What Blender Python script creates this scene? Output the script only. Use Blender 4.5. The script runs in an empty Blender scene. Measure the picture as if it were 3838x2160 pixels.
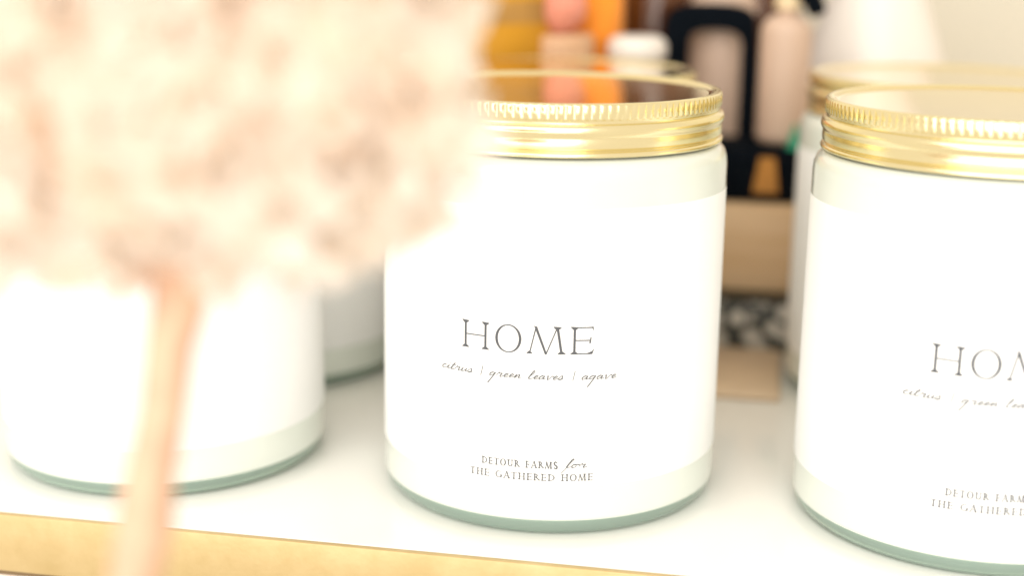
import bpy, bmesh, math, random
from mathutils import Vector, Matrix

sc = bpy.context.scene
C = sc.collection
MM = 0.001
PI = math.pi

# ------------------------------------------------------------------ camera, world, lights, exposure
cam_d = bpy.data.cameras.new('camera')
cam = bpy.data.objects.new('camera', cam_d)
C.objects.link(cam)
rt = Vector((0.99985881, 0.00504814, 0.01602722))
up = Vector((-0.01676532, 0.23549426, 0.97173112))
fw = Vector((-0.00113112, 0.97186263, -0.23554565))
CAM = Vector((-9.689, -359.147, 136.56)) * MM
cam.matrix_world = Matrix(((rt.x, up.x, -fw.x, CAM.x), (rt.y, up.y, -fw.y, CAM.y), (rt.z, up.z, -fw.z, CAM.z), (0, 0, 0, 1)))
cam_d.sensor_fit = 'HORIZONTAL'
cam_d.sensor_width = 36.0
cam_d.lens = 51.59
cam_d.clip_start = 0.01
cam_d.clip_end = 20.0
cam_d.dof.use_dof = True
cam_d.dof.focus_distance = 0.333
cam_d.dof.aperture_fstop = 5.0
cam_d.dof.aperture_blades = 0
sc.camera = cam

world = bpy.data.worlds.new('World')
sc.world = world
world.use_nodes = True
bg = world.node_tree.nodes['Background']
bg.inputs['Color'].default_value = (1.0, 0.90, 0.76, 1)
bg.inputs['Strength'].default_value = 0.85


def area(name, loc, target, sx, sy, power, col):
    d = bpy.data.lights.new(name, 'AREA')
    d.shape = 'RECTANGLE'
    d.size, d.size_y, d.energy, d.color = sx, sy, power, col
    o = bpy.data.objects.new(name, d)
    C.objects.link(o)
    o.location = loc
    o.rotation_euler = (Vector(target) - Vector(loc)).to_track_quat('-Z', 'Y').to_euler()
    return o


area('window_light', (-0.42, -1.30, 0.62), (-0.06, 0, 0.10), 1.9, 1.75, 24.0, (0.98, 0.99, 1.0))

sc.view_settings.view_transform = 'Standard'
sc.view_settings.look = 'None'
sc.view_settings.gamma = 1.0
sc.view_settings.exposure = 0.31
sc.render.engine = 'CYCLES'
sc.cycles.use_denoising = True
sc.cycles.max_bounces = 11
sc.cycles.diffuse_bounces = 9
sc.cycles.transmission_bounces = 8
sc.cycles.transparent_max_bounces = 4
sc.cycles.sample_clamp_indirect = 20.0


# ------------------------------------------------------------------ materials
def mat(name):
    m = bpy.data.materials.new(name)
    m.use_nodes = True
    return m, m.node_tree, m.node_tree.nodes['Principled BSDF']


def simple(name, col, rough=0.5, metal=0.0, coat=0.0, spec=0.5, var=0.0, vscale=60.0, bump=0.0, bscale=200.0, sheen=0.0):
    m, nt, b = mat(name)
    b.inputs['Base Color'].default_value = (*col, 1)
    b.inputs['Roughness'].default_value = rough
    b.inputs['Metallic'].default_value = metal
    b.inputs['Coat Weight'].default_value = coat
    b.inputs['Specular IOR Level'].default_value = spec
    b.inputs['Sheen Weight'].default_value = sheen
    tc = nt.nodes.new('ShaderNodeTexCoord')
    if var:
        n = nt.nodes.new('ShaderNodeTexNoise')
        n.inputs['Scale'].default_value = vscale
        n.inputs['Detail'].default_value = 4
        nt.links.new(tc.outputs['Object'], n.inputs['Vector'])
        r = nt.nodes.new('ShaderNodeValToRGB')
        r.color_ramp.elements[0].position = 0.3
        r.color_ramp.elements[1].position = 0.7
        r.color_ramp.elements[0].color = (*[c * (1 - var) for c in col], 1)
        r.color_ramp.elements[1].color = (*[min(1, c * (1 + var)) for c in col], 1)
        nt.links.new(n.outputs['Fac'], r.inputs['Fac'])
        nt.links.new(r.outputs['Color'], b.inputs['Base Color'])
    if bump:
        n = nt.nodes.new('ShaderNodeTexNoise')
        n.inputs['Scale'].default_value = bscale
        n.inputs['Detail'].default_value = 3
        nt.links.new(tc.outputs['Object'], n.inputs['Vector'])
        bp = nt.nodes.new('ShaderNodeBump')
        bp.inputs['Strength'].default_value = bump
        bp.inputs['Distance'].default_value = 0.0005
        nt.links.new(n.outputs['Fac'], bp.inputs['Height'])
        nt.links.new(bp.outputs['Normal'], b.inputs['Normal'])
    return m


def glass_mat(name, col, rough=0.02, absorb=0.0):
    m, nt, b = mat(name)
    b.inputs['Base Color'].default_value = (*col, 1)
    b.inputs['Transmission Weight'].default_value = 1.0
    b.inputs['Roughness'].default_value = rough
    b.inputs['IOR'].default_value = 1.5
    if absorb:
        va = nt.nodes.new('ShaderNodeVolumeAbsorption')
        va.inputs['Color'].default_value = (0.05, 0.55, 0.36, 1)
        va.inputs['Density'].default_value = absorb
        nt.links.new(va.outputs[0], nt.nodes['Material Output'].inputs['Volume'])
    return m


M_SHELF = simple('white_lacquer', (0.88, 0.87, 0.825), 0.20, coat=0.6, var=0.02, vscale=25)
M_LABEL = simple('label_paper', (0.88, 0.88, 0.87), 0.65, var=0.006, vscale=400, bump=0.03, bscale=2500)
M_INK = simple('grey_ink', (0.10, 0.105, 0.115), 0.7)
M_INK2 = simple('pale_grey_ink', (0.13, 0.135, 0.14), 0.7)
M_WAX = simple('soy_wax', (0.725, 0.765, 0.70), 0.4, coat=1.0, var=0.015, vscale=50)
M_GLASS = glass_mat('jar_glass', (0.60, 0.79, 0.67), 0.08)
M_GLASS.node_tree.nodes['Principled BSDF'].inputs['Transmission Weight'].default_value = 0.62
M_GOLD = simple('gold_lid', (0.87, 0.765, 0.46), 0.22, metal=1.0, bump=0.04, bscale=450)
M_GOLDTOP = simple('gold_lid_disc', (0.84, 0.71, 0.42), 0.10, metal=1.0, bump=0.015, bscale=120)
M_WALL = simple('cream_wall', (0.66, 0.62, 0.51), 0.8, var=0.03, vscale=6)
M_WOOD = None
M_BLACK = simple('black_paint', (0.004, 0.006, 0.009), 0.7, spec=0.02, var=0.3, vscale=30)
M_BLUSH = simple('blush_ceramic', (0.60, 0.43, 0.32), 0.45, var=0.06, vscale=20)
M_CREAM = simple('cream_ceramic', (0.74, 0.58, 0.36), 0.45, var=0.08, vscale=20)
M_WHITE = simple('white_ceramic', (0.82, 0.76, 0.69), 0.35, coat=0.2, var=0.03, vscale=20)
M_HONEY = simple('honey_tin', (0.58, 0.27, 0.006), 0.45, var=0.1, vscale=30)
M_BROWN = simple('brown_glass', (0.11, 0.035, 0.008), 0.2, coat=0.5, var=0.3, vscale=25)
M_ORANGE = simple('orange_felt', (0.86, 0.29, 0.02), 0.8, var=0.12, vscale=90, sheen=0.2)
M_PINK = simple('pink_felt', (0.68, 0.26, 0.18), 0.8, var=0.2, vscale=90, sheen=0.2)
M_PEACH = simple('peach_felt', (0.78, 0.44, 0.22), 0.8, var=0.12, vscale=90, sheen=0.2)
M_AMBER = simple('amber_paper', (0.45, 0.19, 0.02), 0.5, var=0.25, vscale=60)
M_GREEN = simple('green_felt', (0.02, 0.32, 0.18), 0.7, var=0.2, vscale=60)
M_STEM = simple('peach_stem', (0.67, 0.42, 0.28), 0.6, var=0.14, vscale=160, bump=0.3, bscale=300)
M_CABINET = simple('pale_cabinet', (0.80, 0.70, 0.62), 0.5, var=0.02, vscale=20)
M_LINE = simple('dark_groove', (0.20, 0.13, 0.06), 0.6)


def wood_mat():
    m, nt, b = mat('tan_wood')
    tc = nt.nodes.new('ShaderNodeTexCoord')
    mp = nt.nodes.new('ShaderNodeMapping')
    mp.inputs['Scale'].default_value = (12, 120, 120)
    n = nt.nodes.new('ShaderNodeTexNoise')
    n.inputs['Scale'].default_value = 1.5
    n.inputs['Detail'].default_value = 5
    r = nt.nodes.new('ShaderNodeValToRGB')
    r.color_ramp.elements[0].position = 0.3
    r.color_ramp.elements[1].position = 0.75
    r.color_ramp.elements[0].color = (0.60, 0.40, 0.21, 1)
    r.color_ramp.elements[1].color = (0.69, 0.49, 0.29, 1)
    nt.links.new(tc.outputs['Object'], mp.inputs['Vector'])
    nt.links.new(mp.outputs['Vector'], n.inputs['Vector'])
    nt.links.new(n.outputs['Fac'], r.inputs['Fac'])
    nt.links.new(r.outputs['Color'], b.inputs['Base Color'])
    b.inputs['Roughness'].default_value = 0.55
    return m


def trim_mat():
    m, nt, b = mat('gold_leaf_trim')
    tc = nt.nodes.new('ShaderNodeTexCoord')
    n = nt.nodes.new('ShaderNodeTexNoise')
    n.inputs['Scale'].default_value = 70
    n.inputs['Detail'].default_value = 6
    n.inputs['Roughness'].default_value = 0.65
    r = nt.nodes.new('ShaderNodeValToRGB')
    r.color_ramp.elements[0].position = 0.32
    r.color_ramp.elements[1].position = 0.68
    r.color_ramp.elements[0].color = (0.54, 0.39, 0.17, 1)
    r.color_ramp.elements[1].color = (0.64, 0.48, 0.24, 1)
    n2 = nt.nodes.new('ShaderNodeTexNoise')
    n2.inputs['Scale'].default_value = 420
    n2.inputs['Detail'].default_value = 3
    bp = nt.nodes.new('ShaderNodeBump')
    bp.inputs['Strength'].default_value = 0.14
    bp.inputs['Distance'].default_value = 0.0006
    for q in (n, n2):
        nt.links.new(tc.outputs['Object'], q.inputs['Vector'])
    nt.links.new(n.outputs['Fac'], r.inputs['Fac'])
    nt.links.new(r.outputs['Color'], b.inputs['Base Color'])
    nt.links.new(n2.outputs['Fac'], bp.inputs['Height'])
    nt.links.new(bp.outputs['Normal'], b.inputs['Normal'])
    b.inputs['Roughness'].default_value = 0.42
    b.inputs['Metallic'].default_value = 0.4
    return m


def print_mat():
    """black card with a pale blotchy floral print"""
    m, nt, b = mat('black_white_print')
    tc = nt.nodes.new('ShaderNodeTexCoord')
    v = nt.nodes.new('ShaderNodeTexVoronoi')
    v.inputs['Scale'].default_value = 190
    v.inputs['Randomness'].default_value = 0.9
    r = nt.nodes.new('ShaderNodeValToRGB')
    r.color_ramp.elements[0].position = 0.46
    r.color_ramp.elements[1].position = 0.62
    r.color_ramp.elements[0].color = (0.55, 0.52, 0.46, 1)
    r.color_ramp.elements[1].color = (0.03, 0.036, 0.03, 1)
    nt.links.new(tc.outputs['Object'], v.inputs['Vector'])
    nt.links.new(v.outputs['Distance'], r.inputs['Fac'])
    nt.links.new(r.outputs['Color'], b.inputs['Base Color'])
    b.inputs['Roughness'].default_value = 0.5
    return m


def petal_mat():
    m, nt, b = mat('petal')
    tc = nt.nodes.new('ShaderNodeTexCoord')
    oi = nt.nodes.new('ShaderNodeObjectInfo')
    n = nt.nodes.new('ShaderNodeTexNoise')
    n.inputs['Scale'].default_value = 160
    r = nt.nodes.new('ShaderNodeValToRGB')
    r.color_ramp.elements[0].color = (0.985, 0.895, 0.80, 1)
    r.color_ramp.elements[1].color = (0.99, 0.945, 0.89, 1)
    mx = nt.nodes.new('ShaderNodeMath')
    mx.operation = 'ADD'
    ml = nt.nodes.new('ShaderNodeMath')
    ml.operation = 'MULTIPLY'
    ml.inputs[1].default_value = 0.7
    nt.links.new(oi.outputs['Random'], ml.inputs[0])
    m2 = nt.nodes.new('ShaderNodeMath')
    m2.operation = 'MULTIPLY'
    m2.inputs[1].default_value = 0.4
    nt.links.new(tc.outputs['Object'], n.inputs['Vector'])
    nt.links.new(n.outputs['Fac'], m2.inputs[0])
    nt.links.new(ml.outputs[0], mx.inputs[0])
    nt.links.new(m2.outputs[0], mx.inputs[1])
    nt.links.new(mx.outputs[0], r.inputs['Fac'])
    nt.links.new(r.outputs['Color'], b.inputs['Base Color'])
    b.inputs['Roughness'].default_value = 0.7
    tr = nt.nodes.new('ShaderNodeBsdfTranslucent')
    nt.links.new(r.outputs['Color'], tr.inputs['Color'])
    ms = nt.nodes.new('ShaderNodeMixShader')
    ms.inputs['Fac'].default_value = 0.65
    out = nt.nodes['Material Output']
    nt.links.new(b.outputs[0], ms.inputs[1])
    nt.links.new(tr.outputs[0], ms.inputs[2])
    nt.links.new(ms.outputs[0], out.inputs['Surface'])
    return m


M_WOOD, M_TRIM, M_PRINT, M_PETAL = wood_mat(), trim_mat(), print_mat(), petal_mat()


# ------------------------------------------------------------------ mesh helpers (millimetres in, metres out)
def mesh_from(name, verts, faces, smooth=True, angle=35, recalc=True):
    bm = bmesh.new()
    vs = [bm.verts.new(Vector(v) * MM) for v in verts]
    for f in faces:
        try:
            bm.faces.new([vs[i] for i in f])
        except ValueError:
            pass
    if recalc:
        bmesh.ops.recalc_face_normals(bm, faces=bm.faces)
    me = bpy.data.meshes.new(name)
    bm.to_mesh(me)
    bm.free()
    if smooth:
        me.shade_smooth()
        me.set_sharp_from_angle(angle=math.radians(angle))
    return me


def lathe(name, prof, segs=96, rfun=None, angle=35, closed=True):
    """surface of revolution; profile points with r = 0 collapse to the axis"""
    verts, rows = [], []
    for i, (r, z) in enumerate(prof):
        if r <= 1e-6:
            rows.append([len(verts)])
            verts.append((0, 0, z))
        else:
            row = []
            for k in range(segs):
                a = 2 * PI * k / segs
                rr = r + (rfun(i, k) if rfun else 0)
                row.append(len(verts))
                verts.append((rr * math.cos(a), rr * math.sin(a), z))
            rows.append(row)
    faces = []
    for a, b in zip(rows, rows[1:]):
        for k in range(segs):
            k2 = (k + 1) % segs
            if len(a) == 1 and len(b) == 1:
                continue
            if len(a) == 1:
                faces.append((a[0], b[k], b[k2]))
            elif len(b) == 1:
                faces.append((a[k], b[0], a[k2]))
            else:
                faces.append((a[k], b[k], b[k2], a[k2]))
    return mesh_from(name, verts, faces, angle=angle)


def box(name, x0, x1, y0, y1, z0, z1, bev=0.6, seg=2):
    bm = bmesh.new()
    bmesh.ops.create_cube(bm, size=1)
    for v in bm.verts:
        v.co = Vector(((x0 if v.co.x < 0 else x1), (y0 if v.co.y < 0 else y1), (z0 if v.co.z < 0 else z1))) * MM
    if bev:
        bmesh.ops.bevel(bm, geom=bm.edges[:], offset=bev * MM, segments=seg, profile=0.5, affect='EDGES')
    me = bpy.data.meshes.new(name)
    bm.to_mesh(me)
    bm.free()
    me.shade_smooth()
    me.set_sharp_from_angle(angle=math.radians(50))
    return me


def tube(name, pts, rads, segs=14, flat=1.0):
    verts, faces, n = [], [], len(pts)
    P = [Vector(p) for p in pts]
    ref = Vector((0.13, 1, 0.07)).normalized()
    for i, p in enumerate(P):
        t = (P[min(i + 1, n - 1)] - P[max(i - 1, 0)]).normalized()
        a = t.cross(ref).normalized()
        b = t.cross(a).normalized()
        for k in range(segs):
            th = 2 * PI * k / segs
            verts.append(p + a * (rads[i] * math.cos(th)) + b * (rads[i] * flat * math.sin(th)))
    for i in range(n - 1):
        for k in range(segs):
            k2 = (k + 1) % segs
            faces.append((i * segs + k, i * segs + k2, (i + 1) * segs + k2, (i + 1) * segs + k))
    faces.append(tuple(range(segs)))
    faces.append(tuple((n - 1) * segs + k for k in range(segs)))
    return mesh_from(name, verts, faces, angle=60)


def obj(name, me, m, parent=None, loc=(0, 0, 0)):
    o = bpy.data.objects.new(name, me)
    C.objects.link(o)
    if m and not me.materials:
        me.materials.append(m)
    o.parent = parent
    o.location = Vector(loc) * MM
    return o


def empty(name, loc, rz=0.0):
    o = bpy.data.objects.new(name, None)
    o.empty_display_size = 0.01
    C.objects.link(o)
    o.location = Vector(loc) * MM
    o.rotation_euler = (0, 0, rz)
    return o


def tag(o, label=None, cat=None, group=None, kind=None):
    for k, v in (('label', label), ('category', cat), ('group', group), ('kind', kind)):
        if v:
            o[k] = v
    return o


ROW = math.atan2(-0.181, 0.9835)          # the shelf runs at this angle


def uv(u, v, z=0.0):
    return (0.9835 * u + 0.181 * v, -0.181 * u + 0.9835 * v, z)


# ------------------------------------------------------------------ setting: shelf, wall
EDGE = -54.6
shelf = tag(obj('shelf', box('shelf', -420, 420, EDGE, 420, -15.0, 0.0, 0.5, 3), M_SHELF), kind='structure')
shelf.rotation_euler.z = ROW
obj('edge_trim', box('edge_trim', -420, 420, EDGE - 1.6, EDGE + 0.2, -14.7, -0.12, 0.3, 2), M_TRIM, shelf)
obj('groove_strip', box('groove_strip', -420, 420, EDGE - 0.6, EDGE + 30, -16.0, -15.05, 0.0), M_LINE, shelf)
obj('cabinet_front', box('cabinet_front', -420, 420, EDGE - 1.2, EDGE + 30, -120, -16.05, 0.3, 2), M_CABINET, shelf)
wall = tag(obj('wall', box('wall', -900, 900, 380, 400, -120, 700, 0), M_WALL), kind='structure')
wall.rotation_euler.z = ROW

# ------------------------------------------------------------------ lettering
RL = 42.16


class Glyphs:
    """flat print: polygons in (arc mm, z mm), wrapped on the label"""

    def __init__(s):
        s.polys = []

    def poly(s, pts):
        s.polys.append(pts)

    def strip(s, L, R):
        for i in range(len(L) - 1):
            s.poly([L[i], L[i + 1], R[i + 1], R[i]])

    def line(s, a, b, w0, w1=None):
        w1 = w0 if w1 is None else w1
        dx, dy = b[0] - a[0], b[1] - a[1]
        l = math.hypot(dx, dy) or 1
        nx, ny = -dy / l, dx / l
        n = max(1, int(math.ceil(abs(dx) / 0.7)))          # short pieces follow the curve of the label
        L, R = [], []
        for i in range(n + 1):
            t = i / n
            w = (w0 + (w1 - w0) * t) / 2
            p = (a[0] + dx * t, a[1] + dy * t)
            L.append((p[0] + nx * w, p[1] + ny * w))
            R.append((p[0] - nx * w, p[1] - ny * w))
        s.strip(L, R)

    def path(s, pts, w, n=6):
        out = []
        P = [pts[0]] + list(pts) + [pts[-1]]
        for i in range(1, len(P) - 2):
            p0, p1, p2, p3 = P[i - 1:i + 3]
            for k in range(n):
                t = k / n
                out.append(tuple(0.5 * (2 * p1[j] + (p2[j] - p0[j]) * t + (2 * p0[j] - 5 * p1[j] + 4 * p2[j] - p3[j]) * t * t
                                        + (3 * p1[j] - p0[j] - 3 * p2[j] + p3[j]) * t ** 3) for j in (0, 1)))
        out.append(pts[-1])
        L, R = [], []
        m = len(out)
        for i, p in enumerate(out):
            a, b = out[max(i - 1, 0)], out[min(i + 1, m - 1)]
            dx, dy = b[0] - a[0], b[1] - a[1]
            l = math.hypot(dx, dy) or 1
            ww = w * (1.25 if dy < 0 else 0.72) / 2      # pen: downstrokes heavier
            L.append((p[0] - dy / l * ww, p[1] + dx / l * ww))
            R.append((p[0] + dy / l * ww, p[1] - dx / l * ww))
        s.strip(L, R)

    def serif(s, x, y, t, sw, th, up, tilt=0.0):
        d = 1 if up else -1                                # up: serif at the foot, bracket rises
        s.poly([(x - t / 2 - sw, y + tilt), (x + t / 2 + sw, y), (x + t / 2 + sw, y + d * th * 0.75),
                (x + t / 2, y + d * th * 2.6), (x - t / 2, y + d * th * 2.6), (x - t / 2 - sw, y + d * th * 0.75 + tilt)])

    def stem(s, x, y0, y1, t, sw, th, x1=None, top=True, foot=True):
        x1 = x if x1 is None else x1
        s.line((x, y0), (x1, y1), t)
        if foot:
            s.serif(x, y0, t, sw, th, True)
        if top:
            s.serif(x1, y1, t, sw, th, False, th * 0.5)

    def ring(s, cx, cy, rx, ry, t, th, a0=0.0, a1=2 * PI, n=40):
        L, R = [], []
        for i in range(n + 1):
            a = a0 + (a1 - a0) * i / n
            L.append((cx + rx * math.cos(a), cy + ry * math.sin(a)))
            R.append((cx + (rx - t) * math.cos(a + 0.10), cy + (ry - th) * math.sin(a + 0.10)) if a1 - a0 > 6
                     else (cx + (rx - t) * math.cos(a), cy + (ry - th) * math.sin(a)))
        s.strip(L, R)

    def cap(s, ch, x, y, w, h, t, th, sw):
        """one roman capital in the box x..x+w, y..y+h"""
        X, Y = x + w, y + h
        if ch == 'H':
            a, b = x + sw + t / 2, X - sw - t / 2
            s.stem(a, y, Y, t, sw, th)
            s.stem(b, y, Y, t, sw, th)
            s.line((a, y + h * 0.50), (b, y + h * 0.50), th)
        elif ch == 'O':
            s.ring(x + w / 2, y + h / 2, w / 2, h / 2 * 1.04, t * 1.15, th)
        elif ch == 'M':
            a, b = x + sw, X - sw - t / 2
            la, rb = x + w * 0.235, X - w * 0.225
            s.stem(a, y, Y, th * 1.1, sw * 0.8, th, x1=la, top=False)
            s.line((la - t * 0.2, Y), (x + w * 0.50, y - h * 0.01), t * 1.1, t * 0.9)
            s.line((x + w * 0.50, y), (rb, Y - h * 0.02), th)
            s.stem(b, y, Y, t * 1.05, sw, th, x1=rb + t * 0.1)
            s.poly([(la - sw * 1.15, Y + th * 0.8), (la + t * 0.4, Y), (la + t * 0.5, Y - th * 2), (la - sw * 0.3, Y - th * 0.7)])
        elif ch == 'E' or ch == 'F':
            a = x + sw + t / 2
            s.stem(a, y, Y, t, sw, th)
            s.line((a, Y - th / 2), (X - w * 0.05, Y - th / 2), th)
            s.poly([(X - w * 0.22, Y), (X - w * 0.06, Y + th * 0.3), (X - w * 0.03, Y - h * 0.17), (X - w * 0.09, Y - h * 0.06)])
            s.line((a, y + h * 0.51), (X - w * 0.20, y + h * 0.51), th)
            s.line((X - w * 0.19, y + h * 0.40), (X - w * 0.15, y + h * 0.63), t * 0.75, t * 0.45)
            if ch == 'E':
                s.line((a, y + th / 2), (X - w * 0.12, y + th / 2), th)
                s.poly([(X - w * 0.30, y + th), (X - w * 0.08, y), (X, y + h * 0.22), (X - w * 0.10, y + h * 0.11)])
        elif ch == 'T':
            s.stem(x + w / 2, y, Y, t, sw, th, top=False)
            s.line((x, Y - th / 2), (X, Y - th / 2), th)
            for q, e in ((x, 1), (X, -1)):
                s.poly([(q, Y + th * 0.2), (q + e * w * 0.16, Y), (q + e * w * 0.06, Y - h * 0.08), (q - e * th * 0.3, Y - h * 0.17)])
        elif ch == 'D':
            a = x + sw + t / 2
            s.stem(a, y, Y, t, sw, th)
            s.ring(a, y + h / 2, X - a, h / 2, t, th, -PI / 2, PI / 2, 18)
        elif ch == 'U':
            a, b = x + sw + t / 2, X - sw - th / 2
            s.line((a, y + h * 0.33), (a, Y), t)
            s.serif(a, Y, t, sw, th, False)
            s.line((b, y + h * 0.33), (b, Y), th * 1.2)
            s.serif(b, Y, th, sw, th, False)
            s.ring((a + b) / 2, y + h * 0.34, (b - a) / 2 + t / 2, h * 0.35, t, th * 1.3, PI, 2 * PI, 14)
        elif ch == 'R':
            a = x + sw + t / 2
            s.stem(a, y, Y, t, sw, th)
            s.ring(a, Y - h * 0.26, w * 0.50, h * 0.26, t, th, -PI / 2, PI / 2, 14)
            s.line((a + w * 0.22, Y - h * 0.5), (X, y + th * 0.4), t)
        elif ch == 'A':
            s.line((x + w * 0.12, y), (x + w * 0.5, Y), th)
            s.line((x + w * 0.5, Y + th), (X - w * 0.12, y), t)
            s.line((x + w * 0.26, y + h * 0.36), (X - w * 0.26, y + h * 0.36), th)
            s.serif(x + w * 0.12, y, th, sw * 0.8, th, True)
            s.serif(X - w * 0.12, y, t, sw * 0.8, th, True)
        elif ch == 'S':
            s.path([(X - w * 0.1, Y - h * 0.2), (x + w * 0.6, Y), (x + w * 0.15, Y - h * 0.15), (x + w * 0.35, y + h * 0.56),
                    (X - w * 0.15, y + h * 0.33), (X - w * 0.2, y + h * 0.06), (x + w * 0.4, y), (x + w * 0.1, y + h * 0.22)], t)
        elif ch == 'G':
            s.ring(x + w * 0.52, y + h / 2, w * 0.5, h / 2, t, th, PI * 0.28, PI * 1.72, 22)
            s.line((X - w * 0.12, y + h * 0.06), (X - w * 0.12, y + h * 0.44), t)
            s.serif(X - w * 0.12, y + h * 0.44, t, sw, th, False)

    WID = dict(D=1.0, E=.80, T=.86, O=1.04, U=.98, R=.92, F=.74, A=.98, M=1.24, S=.66, H=1.06, G=1.02)

    def caps(s, txt, x0, x1, y, h, t, th, sw, gap=0.22, space=0.55):
        tot = sum(s.WID[c] if c != ' ' else space for c in txt) + gap * (len(txt) - 1)
        k = (x1 - x0) / tot
        x = x0
        for c in txt:
            w = (s.WID[c] if c != ' ' else space) * k
            if c != ' ':
                s.cap(c, x, y, w, h, t, th, sw)
            x += w + gap * k

    SCR = {
        'c': ([(.80, .82), (.52, 1), (.16, .70), (.10, .25), (.40, 0), (.95, .30)], .95),
        'i': ([(0, .30), (.32, 1), (.18, .25), (.38, 0), (.75, .30)], .75),
        't': ([(0, .30), (.46, 2.0), (.16, .35), (.36, 0), (.80, .30)], .80),
        'r': ([(0, .30), (.26, 1.15), (.42, .88), (.78, .95), (.64, .22), (.82, 0), (1.15, .30)], 1.15),
        'u': ([(0, .30), (.20, 1), (.14, .22), (.36, 0), (.72, .55), (.84, 1), (.78, .20), (1.15, .30)], 1.15),
        's': ([(0, .30), (.44, 1.12), (.62, .50), (.44, .02), (.06, .12), (.9, .2)], .95),
        'g': ([(.84, .86), (.46, 1), (.10, .62), (.20, .08), (.60, .36), (.86, 1), (.62, -.6), (.36, -2.1)], 1.15),
        'e': ([(0, .30), (.50, .55), (.62, .88), (.40, 1), (.14, .60), (.26, .04), (.85, .30)], .85),
        'n': ([(0, .30), (.20, 1), (.14, 0), (.50, .95), (.72, .80), (.64, .10), (1.10, .30)], 1.10),
        'l': ([(0, .30), (.58, 1.6), (.62, 2.2), (.40, 2.1), (.14, .5), (.30, 0), (.90, .30)], .90),
        'a': ([(.76, .88), (.42, 1), (.08, .50), (.24, 0), (.60, .42), (.80, 1), (.74, .10), (1.15, .30)], 1.15),
        'v': ([(0, .80), (.22, 1), (.32, .12), (.48, 0), (.84, .88), (1.15, .85)], 1.15),
        'o': ([(.60, .95), (.20, .85), (.08, .35), (.30, 0), (.66, .35), (.60, .95), (1.1, .85)], 1.10),
        'f': ([(-.10, -1.7), (.20, -.4), (.52, 1.5), (.78, 2.5), (.56, 2.5), (.36, 1.3), (.24, .1), (.8, .3)], .85),
    }

    def script(s, txt, x0, x1, y, xh, w, slant=0.45):
        tot = sum(s.SCR[c][1] for c in txt)
        k = (x1 - x0 - slant * xh * 0.5) / tot
        x = x0
        for c in txt:
            p, adv = s.SCR[c]
            f = lambda q: (x + q[0] * k + slant * q[1] * xh, y + q[1] * xh)
            s.path([f(q) for q in p], w)
            if c == 'i':
                s.line(f((.36, 1.45)), f((.40, 1.62)), w)
            if c == 't':
                s.line(f((.02, 1.28)), f((.72, 1.38)), w * 0.8)
            x += adv * k

    def mesh(s, name, dz=0.0):
        verts, faces = [], []
        for n, p in enumerate(s.polys):
            rr = RL + 0.0008 * (n % 40)
            ids = []
            for (ax, z) in p:
                a = ax / RL
                ids.append(len(verts))
                verts.append((rr * math.sin(a), -rr * math.cos(a), z + dz))
            faces.append(ids)
        return mesh_from(name, verts, faces, smooth=False, recalc=False)


def deg(a):
    return math.radians(a) * RL


def lettering(dz):
    out = []
    g = Glyphs()
    t, th, sw = 0.52, 0.25, 0.62
    for ch, a, b in (('H', -30.2, -20.95), ('O', -18.9, -10.6), ('M', -8.9, 3.0), ('E', 4.5, 11.9)):
        g.cap(ch, deg(a), 44.5, deg(b) - deg(a), 6.35, t, th, sw)
    out.append(('title_lettering', g.mesh('title_lettering', dz)))
    g = Glyphs()
    w = 0.19
    g.script('citrus', deg(-38.1), deg(-26.2), 38.55, 0.85, w)
    g.line((deg(-23.6), 38.3), (deg(-22.85), 40.65), 0.16)
    g.script('green', deg(-20.9), deg(-10.3), 38.55, 0.85, w)
    g.script('leaves', deg(-8.5), deg(2.8), 38.55, 0.85, w)
    g.line((deg(5.45), 38.3), (deg(6.15), 40.65), 0.16)
    g.script('agave', deg(8.0), deg(19.5), 38.55, 0.85, w)
    out.append(('scent_lettering', g.mesh('scent_lettering', dz)))
    g = Glyphs()
    t, th, sw = 0.26, 0.12, 0.16
    g.caps('DETOUR FARMS', deg(-22.9), deg(1.4), 17.2, 1.65, t, th, sw)
    g.script('for', deg(3.6), deg(10.8), 17.45, 0.80, 0.20)
    g.caps('THE GATHERED HOME', deg(-26.9), deg(12.7), 14.2, 1.65, t, th, sw)
    out.append(('maker_lettering', g.mesh('maker_lettering', dz)))
    return out


TEXT = {0.0: lettering(0.0), 1.6: lettering(1.6)}

# ------------------------------------------------------------------ candle jars
glass_me = lathe('glass_jar', [(0, 1.3), (31, 1.3), (34.5, 0.35), (36, 0.0), (38.2, 0.0), (39.8, 0.45), (41.0, 1.6), (41.7, 3.2), (42, 5.2),
                               (42, 83.2), (41.8, 85.0), (41.2, 86.6), (40.2, 87.7), (39, 88.2), (38, 88.4), (37.6, 89.2), (37.6, 98.6),
                               (35.4, 98.6), (35.4, 89.4), (39.2, 87.2), (41.0, 85.0), (41.4, 82), (41.4, 7.4), (40.9, 5.6), (39.6, 4.3), (37.4, 3.7), (34, 3.6), (0, 3.6)], 128, angle=50)
wax_me = lathe('wax', [(0, 3.4), (34.2, 3.4), (38.6, 3.5), (41.3, 3.9), (41.95, 4.4), (42.03, 5.2), (42.03, 83.2), (41.83, 85.05), (41.23, 86.65), (40.22, 87.75), (39, 88.3), (36, 89.6), (35.5, 91.0), (0, 90.6)], 128, angle=50)


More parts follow.
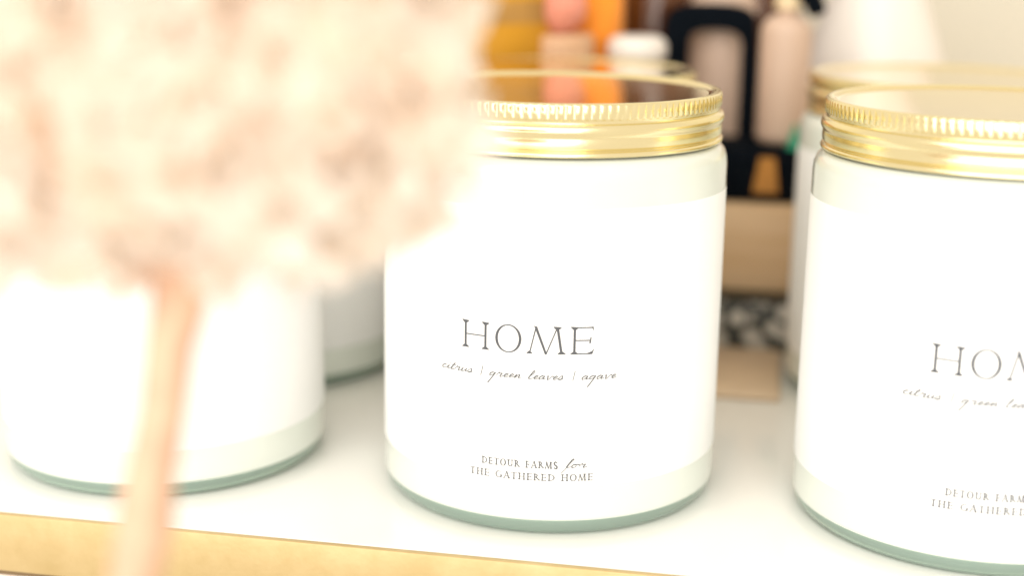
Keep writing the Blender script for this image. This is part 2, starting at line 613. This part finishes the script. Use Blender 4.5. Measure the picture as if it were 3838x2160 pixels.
def label_mesh():
    verts, faces = [], []
    n = 120
    z = [12.7, 12.9, 30, 45, 60, 77.45, 77.65]
    r = [42.04, 42.11, 42.11, 42.11, 42.11, 42.11, 42.04]
    for k in range(n):
        a = math.radians(360 * k / n)
        for zz, rr in zip(z, r):
            verts.append((rr * math.sin(a), -rr * math.cos(a), zz))
    m = len(z)
    for k in range(n):
        for j in range(m - 1):
            k2 = (k + 1) % n
            faces.append((k * m + j, k2 * m + j, k2 * m + j + 1, k * m + j + 1))
    return mesh_from('label', verts, faces, angle=60, recalc=False)


label_me = label_mesh()
LIDTOP = [(0, 99.75), (36.6, 99.75), (37.3, 99.8), (37.9, 100.25)]
LIDP = [(37.9, 100.25), (38.2, 100.42), (38.45, 100.53), (38.6, 100.58), (38.7, 100.6), (39.3, 100.58), (39.7, 100.45), (39.9, 100.25),
        (40.0, 100.05), (40.0, 97.3), (39.9, 97.1), (39.75, 96.85), (39.6, 96.5), (39.65, 96.1), (40.15, 95.8), (40.6, 95.3), (40.8, 94.6), (40.75, 93.9), (40.45, 93.3),
        (40.24, 93.05), (40.22, 92.8), (40.3, 92.45), (40.36, 91.6), (40.3, 90.7), (39.85, 90.3), (39.8, 90.0), (40.35, 89.75), (40.65, 89.3), (40.6, 88.9), (40.3, 88.65), (39.6, 88.6), (39.3, 89.2)]
NK = 132


def knurl(i, k):
    if i in (8, 9):
        return (0.04, 0.06, 0.06, 0.04, -0.15, -0.15)[k % 6]
    return 0.0


lid_me = lathe('lid', LIDP, NK * 6, knurl, angle=42)
lidtop_me = lathe('lid_top', LIDTOP, 128, angle=42)

JARS = [
    ((0, 0), 'gold-lidded white candle jar at centre, its whole HOME label readable', 0.0, 0),
    ((102.3, -20.1), 'gold-lidded white candle jar cut off by the right picture edge, its HOME label half visible', 1.6, 0),
    ((-102.6, 18.2), 'white candle jar behind the flower stem at the left edge, lid hidden', None, 0),
    ((-88.4, 104.8), 'shaded candle jar in the back row, seen between the left and centre jars', None, 40),
    ((118.5, 83.0), 'blurred candle jar in the back row, peeking out behind the right jar', None, -35),
    ((4.0, 87.0), 'candle jar in the back row hidden behind the centre jar, only its lid showing', None, 15),
]
for (x, y), lab, dz, rot in JARS:
    j = tag(empty('candle_jar', (x, y, 0), 0.0), lab, 'candle', 'candle jars on the white shelf')
    if dz:
        j.rotation_euler.z = math.radians(-1.3)
    if dz is None:
        j.rotation_euler.z = math.radians(-100 + rot)
    if y > 50:
        j.scale = (1, 1, 0.968)
    obj('glass_jar', glass_me, M_GLASS, j)
    obj('wax', wax_me, M_WAX, j)
    lb = obj('label', label_me, M_LABEL, j)
    for nm, me in TEXT[dz if dz is not None else 0.0]:
        obj(nm, me, M_INK if nm.startswith('title') else M_INK2, lb)
    ld = obj('lid', lid_me, M_GOLD, j)
    obj('lid_top', lidtop_me, M_GOLDTOP, ld)
    ld.rotation_euler.z = random.Random(int(x)).random()

# ------------------------------------------------------------------ background things on the shelf
riser = tag(obj('wooden_riser', box('wooden_riser', -230, 230, 134.5, 290, 0.05, 49.0, 1.2), M_WOOD),
            'low tan wooden riser standing behind the candle jars', 'riser')
riser.rotation_euler.z = ROW
prt = tag(empty('patterned_box', uv(46, 128.6), ROW), 'flat black box with pale blotchy print against the wooden riser', 'box')
obj('box_base', box('patterned_box', -46, 46, 0, 5.4, 0.05, 17.6, 0.5), M_PRINT, prt)
obj('box_lid', box('patterned_lid', -46.5, 46.5, -0.4, 5.6, 17.65, 20.4, 0.5), simple('dark_card', (0.05, 0.035, 0.012), 0.6, var=0.2), prt)

shade_board = tag(obj('tan_shade_board', box('tan_shade_board', 31, 58.5, 74, 126.5, 0.05, 2.4, 1.0), simple('tan_shade_color', (0.70, 0.53, 0.36), 0.5, var=0.08, vscale=40)),  # added board: its tan colour stands in for warm shade fading across the shelf
          'thin tan board added to stand in for the warm shade on the shelf in front of the patterned box', 'board')
shade_board.rotation_euler.z = ROW

TOP = 49.05
# black box with amber label
bb = tag(empty('black_box', uv(45, 141, TOP), ROW), 'small black box on the wooden riser with an amber label on its front', 'box')
obj('box_body', box('black_box', -22, 16.0, 0, 34, 0, 18.2, 2.0), M_BLACK, bb)
lbv = [(0.6, -0.25, 3.5), (9.2, -0.25, 3.5), (7.6, -0.25, 15.6), (2.4, -0.25, 15.6), (0.6, -0.02, 3.5), (9.2, -0.02, 3.5), (7.6, -0.02, 15.6), (2.4, -0.02, 15.6)]
obj('box_label', mesh_from('box_label', lbv, [(0, 1, 2, 3), (4, 7, 6, 5), (0, 4, 5, 1), (1, 5, 6, 2), (2, 6, 7, 3), (3, 7, 4, 0)], smooth=False), M_AMBER, bb)


# black arched stand
def arch_mesh(u0, u1, i0, i1, z0, ztop, ziin, th):
    """a slab with an arched opening: outer and inner outline bridged, thickness th"""
    n = 24
    inner, outer = [], []
    ci, ri = (i0 + i1) / 2, (i1 - i0) / 2
    co, ro = (u0 + u1) / 2, (u1 - u0) / 2
    inner.append((i0, z0)); outer.append((u0 - 1.5, z0))
    inner.append((i0, z0 + 8)); outer.append((u0, z0 + 10))
    for k in range(n + 1):
        a = PI - PI * k / n
        ca, sa = math.cos(a), math.sin(a)
        p = 0.62
        inner.append((ci + ri * math.copysign(abs(ca) ** p, ca), ziin - 7 + 7 * abs(sa) ** p))
        outer.append((co + ro * math.copysign(abs(ca) ** p, ca), ztop - 10 + 10 * abs(sa) ** p))
    inner.append((i1, z0 + 8)); outer.append((u1 + 2.2, z0 + 26))
    inner.append((i1, z0)); outer.append((u1 + 6.5, z0))
    m = len(inner)
    verts = [(x, 0, z) for x, z in inner] + [(x, 0, z) for x, z in outer] + [(x, th, z) for x, z in inner] + [(x, th, z) for x, z in outer]
    faces = []
    for k in range(m - 1):
        faces += [(k, k + 1, m + k + 1, m + k), (2 * m + k, 3 * m + k, 3 * m + k + 1, 2 * m + k + 1),
                  (k, 2 * m + k, 2 * m + k + 1, k + 1), (m + k, m + k + 1, 3 * m + k + 1, 3 * m + k)]
    faces += [(0, m, 3 * m, 2 * m), (m - 1, 3 * m - 1, 4 * m - 1, 2 * m - 1)]
    return mesh_from('arch', verts, faces, angle=40)


ar = tag(empty('arched_stand', uv(29, 176.5, TOP), ROW), 'black arched stand around the blush bottle, behind the centre jar lid', 'stand')
obj('arch', arch_mesh(-18.5, 14.5, -9.3, 9.2, 0, 64.5, 55.2, 4.5), M_BLACK, ar)
obj('foot', box('foot', -22, 18.5, -1.5, 7, 0, 3.0, 0.6), M_BLACK, ar)


def bottle_prof(r, z0, z1, rb, rt_, neck=0.0, nz=0.0):
    p = [(0, z0)]
    for k in range(9):
        a = PI / 2 * k / 8
        p.append((r - rb + rb * math.sin(a), z0 + rb * (1 - math.cos(a))))
    for k in range(9):
        a = PI / 2 * k / 8
        p.append((max(neck, r - rt_ + rt_ * math.cos(a)), z1 - rt_ + rt_ * math.sin(a)))
    if neck:
        p += [(neck, z1 + nz), (0, z1 + nz)]
    else:
        p.append((0, z1))
    return p


b1 = tag(empty('blush_bottle', uv(30.0, 196, TOP), ROW), 'blush ceramic bottle with a rounded top standing behind the black arch', 'bottle')
obj('bottle_body', lathe('bottle_body', bottle_prof(12.4, 0, 70, 2, 8), 64), M_BLUSH, b1)

b2 = tag(empty('pump_bottle', uv(53.8, 158, TOP + 18.3), ROW), 'pale blush bottle with a black pump nozzle standing on the black box', 'bottle')
obj('bottle_body', lathe('bottle_body', bottle_prof(8.7, 0, 44, 3.2, 6.5, 2.8, 2.0), 64), M_BLUSH, b2)
obj('collar', lathe('collar', [(0, 45.8), (4.4, 45.8), (4.4, 50), (2.2, 51), (2.2, 56), (0, 56)], 32), M_CREAM, b2)
obj('nozzle', tube('nozzle', [(-5, 0, 55.5), (3, -1, 54), (8, -2, 49), (9.5, -2.4, 45.5), (10, -2.4, 43.8)], [2.2, 3.2, 3.6, 3.2, 2.4], 16), M_BLACK, b2)

gc = tag(empty('green_cone', uv(58.6, 145, TOP + 18.3), ROW), 'tiny green felt cone on the black box beside the pump bottle', 'ornament')
obj('cone', lathe('cone', [(0, 0), (2.6, 0), (2.7, 0.8), (1.7, 4), (0.8, 7), (0, 9)], 20), M_GREEN, gc)

vz = tag(empty('white_vase', uv(86, 215, TOP), ROW), 'large white ceramic vase tapering upwards, behind the right jar lid', 'vase')
obj('vase_body', lathe('vase_body', [(0, 0), (24, 0), (27, 2), (29.5, 12), (29.8, 24), (27.5, 38), (23, 52), (18, 66), (14.5, 80), (13.5, 92), (15, 100), (14.2, 100.5), (12.4, 92), (12.4, 70), (0, 66)], 80, angle=60), M_WHITE, vz)

wj = tag(empty('white_pot', uv(4.0, 150, TOP), ROW), 'small white lidded pot just above the centre jar lid', 'pot')
obj('pot_body', lathe('pot_body', bottle_prof(7.6, 0, 44, 1.5, 2), 48), M_BLUSH, wj)
obj('pot_lid', lathe('pot_lid', bottle_prof(10.2, 45.2, 54.2, 3.5, 3.8), 48), M_WHITE, wj)

br = tag(empty('brown_bottle', uv(4.0, 206, TOP), ROW), 'dark brown glass bottle at the top behind the small white pot', 'bottle')
obj('bottle_body', lathe('bottle_body', bottle_prof(17, 0, 84, 3, 10, 6, 16), 64), M_BROWN, br)
obj('cap', lathe('cap', [(0, 98), (7.2, 98), (7.2, 110), (6.6, 110.6), (0, 110.6)], 40), M_BLACK, br)
b3 = tag(empty('brown_jug', uv(42.0, 222, TOP), ROW), 'dark brown glass bottle at the top behind the black arch', 'bottle')
obj('bottle_body', lathe('bottle_body', bottle_prof(17, 0, 90, 3, 10, 6, 16), 64), M_BROWN, b3)
obj('cap', lathe('cap', [(0, 104), (7.2, 104), (7.2, 116), (6.6, 116.6), (0, 116.6)], 40), M_BLACK, b3)

hn = tag(empty('honey_tin', uv(-52, 150, TOP), ROW), 'honey yellow tin behind the centre jar, next to the flower', 'tin')
obj('tin_body', lathe('tin_body', bottle_prof(29, 0, 72.5, 1.5, 1.2), 80, angle=50), M_HONEY, hn)
obj('tin_band', lathe('tin_band', [(28.8, 58.5), (29.25, 58.5), (29.25, 66.0), (28.8, 66.0)], 80), simple('bronze_paper', (0.42, 0.22, 0.05), 0.5, var=0.2), hn)


def pompom(name, r, seed):
    rnd = random.Random(seed)
    bm = bmesh.new()
    bmesh.ops.create_icosphere(bm, subdivisions=4, radius=r * MM)
    for v in bm.verts:
        v.co *= 1 + rnd.uniform(-0.05, 0.06)
    me = bpy.data.meshes.new(name)
    bm.to_mesh(me)
    bm.free()
    return me



pk = tag(empty('pink_pompom', uv(-22.5, 145, TOP + 54.6), ROW), 'rosy pink pompom resting on the pale peach cup', 'pompom')
obj('tuft', pompom('tuft', 9.0, 3), M_PINK, pk, (0, 0, 8.7))
oc = tag(empty('orange_candle', uv(-13.5, 168, TOP), ROW), 'bright orange rounded candle beside the small white pot', 'candle')
obj('candle_body', lathe('candle_body', bottle_prof(10.5, 0, 76, 2, 9), 56), M_ORANGE, oc)
ob = tag(empty('peach_cup', uv(-22, 146, TOP), ROW), 'pale peach cup in front of the orange candle', 'cup')
obj('cup_body', lathe('cup_body', bottle_prof(11.5, 0, 54.5, 2, 2), 56), simple('peach_glaze', (0.66, 0.40, 0.23), 0.5, var=0.15), ob)

# ------------------------------------------------------------------ flower in front of the lens
K = 1.02                                          # the bloom stands about 20 cm from the lens


def near(p):
    return CAM / MM + (Vector(p) - CAM / MM) * K


FC = near((-55.4, -162.5, 121.5))
rnd = random.Random(11)


def floret_mesh(seed):
    """a tuft of thin, curling, ragged petals"""
    r = random.Random(seed)
    verts, faces = [], []
    for p in range(19):
        a = r.uniform(0, 2 * PI)
        lift = r.uniform(0.15, 1.25)
        L, Wd = r.uniform(5.0, 9.0), r.uniform(1.4, 2.6)
        curl = r.uniform(-0.5, 0.9)
        base = len(verts)
        nu = 5
        for i in range(nu + 1):
            t = i / nu
            w = Wd * math.sin(PI * (0.10 + 0.84 * t)) ** 0.8 * r.uniform(0.85, 1.15)
            el = lift - curl * t
            x = L * t * math.cos(el)
            z = L * t * math.sin(el)
            for sgn in (-1, 0, 1):
                y = sgn * w
                zz = z + (0.35 * w if sgn else 0)
                verts.append((x * math.cos(a) - y * math.sin(a), x * math.sin(a) + y * math.cos(a), zz))
        for i in range(nu):
            for j in range(2):
                k = base + i * 3 + j
                faces.append((k, k + 1, k + 4, k + 3))
    return mesh_from('floret', verts, faces, angle=80, recalc=False)


base = near((-63, -185, 12))
flower = tag(empty('flower', base), 'big blurred pale peach flower head with a dusty orange stem in the foreground', 'flower')
flor = [floret_mesh(s) for s in range(8)]
ex, ey, ez = rt.copy(), up.copy(), -fw
placed, tries = [], 0
RX, RY, RZ = 38.0 * K, 30.0 * K, 22.0 * K
while len(placed) < 290 and tries < 80000:
    tries += 1
    d = Vector((rnd.gauss(0, 1), rnd.gauss(0, 1), rnd.gauss(0, 1))).normalized()
    if d.z < -0.2 and rnd.random() < 0.75:
        continue                                  # the far side is thinner
    e = 3.3
    k = (abs(d.x) ** e + abs(d.y) ** e + abs(d.z) ** e) ** (-1 / e)
    shell = rnd.uniform(0.92, 1.03) if rnd.random() < 0.7 else rnd.uniform(0.6, 0.9)
    q = Vector((d.x * RX, d.y * RY, d.z * RZ)) * k * shell
    if any((q - o).length < 4.2 * K for o in placed):
        continue
    placed.append(q)
    nrm = (ex * (d.x / RX) + ey * (d.y / RY) + ez * (d.z / RZ)).normalized()
    nrm = (nrm + Vector((rnd.uniform(-.3, .3), rnd.uniform(-.3, .3), rnd.uniform(-.3, .3)))).normalized()
    o = obj('floret', flor[len(placed) % 8], M_PETAL, flower)
    pos = FC + ex * q.x + ey * q.y + ez * q.z - nrm * 4.0
    o.location = (pos - base) * MM
    o.rotation_mode = 'QUATERNION'
    o.rotation_quaternion = nrm.to_track_quat('Z', 'Y') @ Matrix.Rotation(rnd.uniform(0, 6.28), 3, 'Z').to_quaternion()
    sc_ = rnd.uniform(0.85, 1.25)
    o.scale = (sc_, sc_, sc_)
core = []
NU, NV = 22, 36
for i in range(NU + 1):
    th = PI * i / NU
    for j in range(NV):
        ph = 2 * PI * j / NV
        d = Vector((math.sin(th) * math.cos(ph), math.cos(th), math.sin(th) * math.sin(ph)))
        k = (abs(d.x) ** 3.3 + abs(d.y) ** 3.3 + abs(d.z) ** 3.3) ** (-1 / 3.3) * 0.76
        k *= 1 + 0.05 * math.sin(5 * ph + 3 * th) * math.sin(th) + 0.04 * math.sin(9 * th + 2 * ph)
        core.append(FC + ex * (d.x * RX * k) + ey * (d.y * RY * k) + ez * (d.z * RZ * k) - base)
cf = [(i * NV + j, i * NV + (j + 1) % NV, (i + 1) * NV + (j + 1) % NV, (i + 1) * NV + j) for i in range(NU) for j in range(NV)]
obj('flower_core', mesh_from('flower_core', core, cf, angle=80), simple('petal_mass', (0.92, 0.77, 0.64), 0.85, var=0.05, vscale=90), flower)
spts = [FC + Vector((1.5, -4.0, -10)), near((-53.4, -169.4, 93)), near((-54.3, -170.6, 87)), near((-55.3, -171.7, 82.3)), near((-56.1, -173.6, 74)),
        near((-57.6, -175.8, 65.4)), near((-58.2, -177.3, 59)), near((-59.4, -178.9, 52.6)), near((-60.6, -181, 40)), base]
obj('stem', tube('stem', [p - base for p in spts], [v * K for v in (2.2, 4.4, 3.7, 3.3, 3.2, 3.35, 3.9, 3.4, 3.4, 3.4)], 18), M_STEM, flower)
for k in range(14):
    a = 2 * PI * k / 14
    tip = FC + ex * (20 * K * math.cos(a)) + ez * (12 * K * math.sin(a)) + ey * (-17 * K)
    st = near((-53.4, -169.3, 93.0))
    mid = st.lerp(tip, 0.5) + Vector((0, 0, -2))
    obj('stalk', tube('stalk', [st - base, mid - base, tip - base], [3.2, 2.4, 1.4], 10), M_STEM, flower)
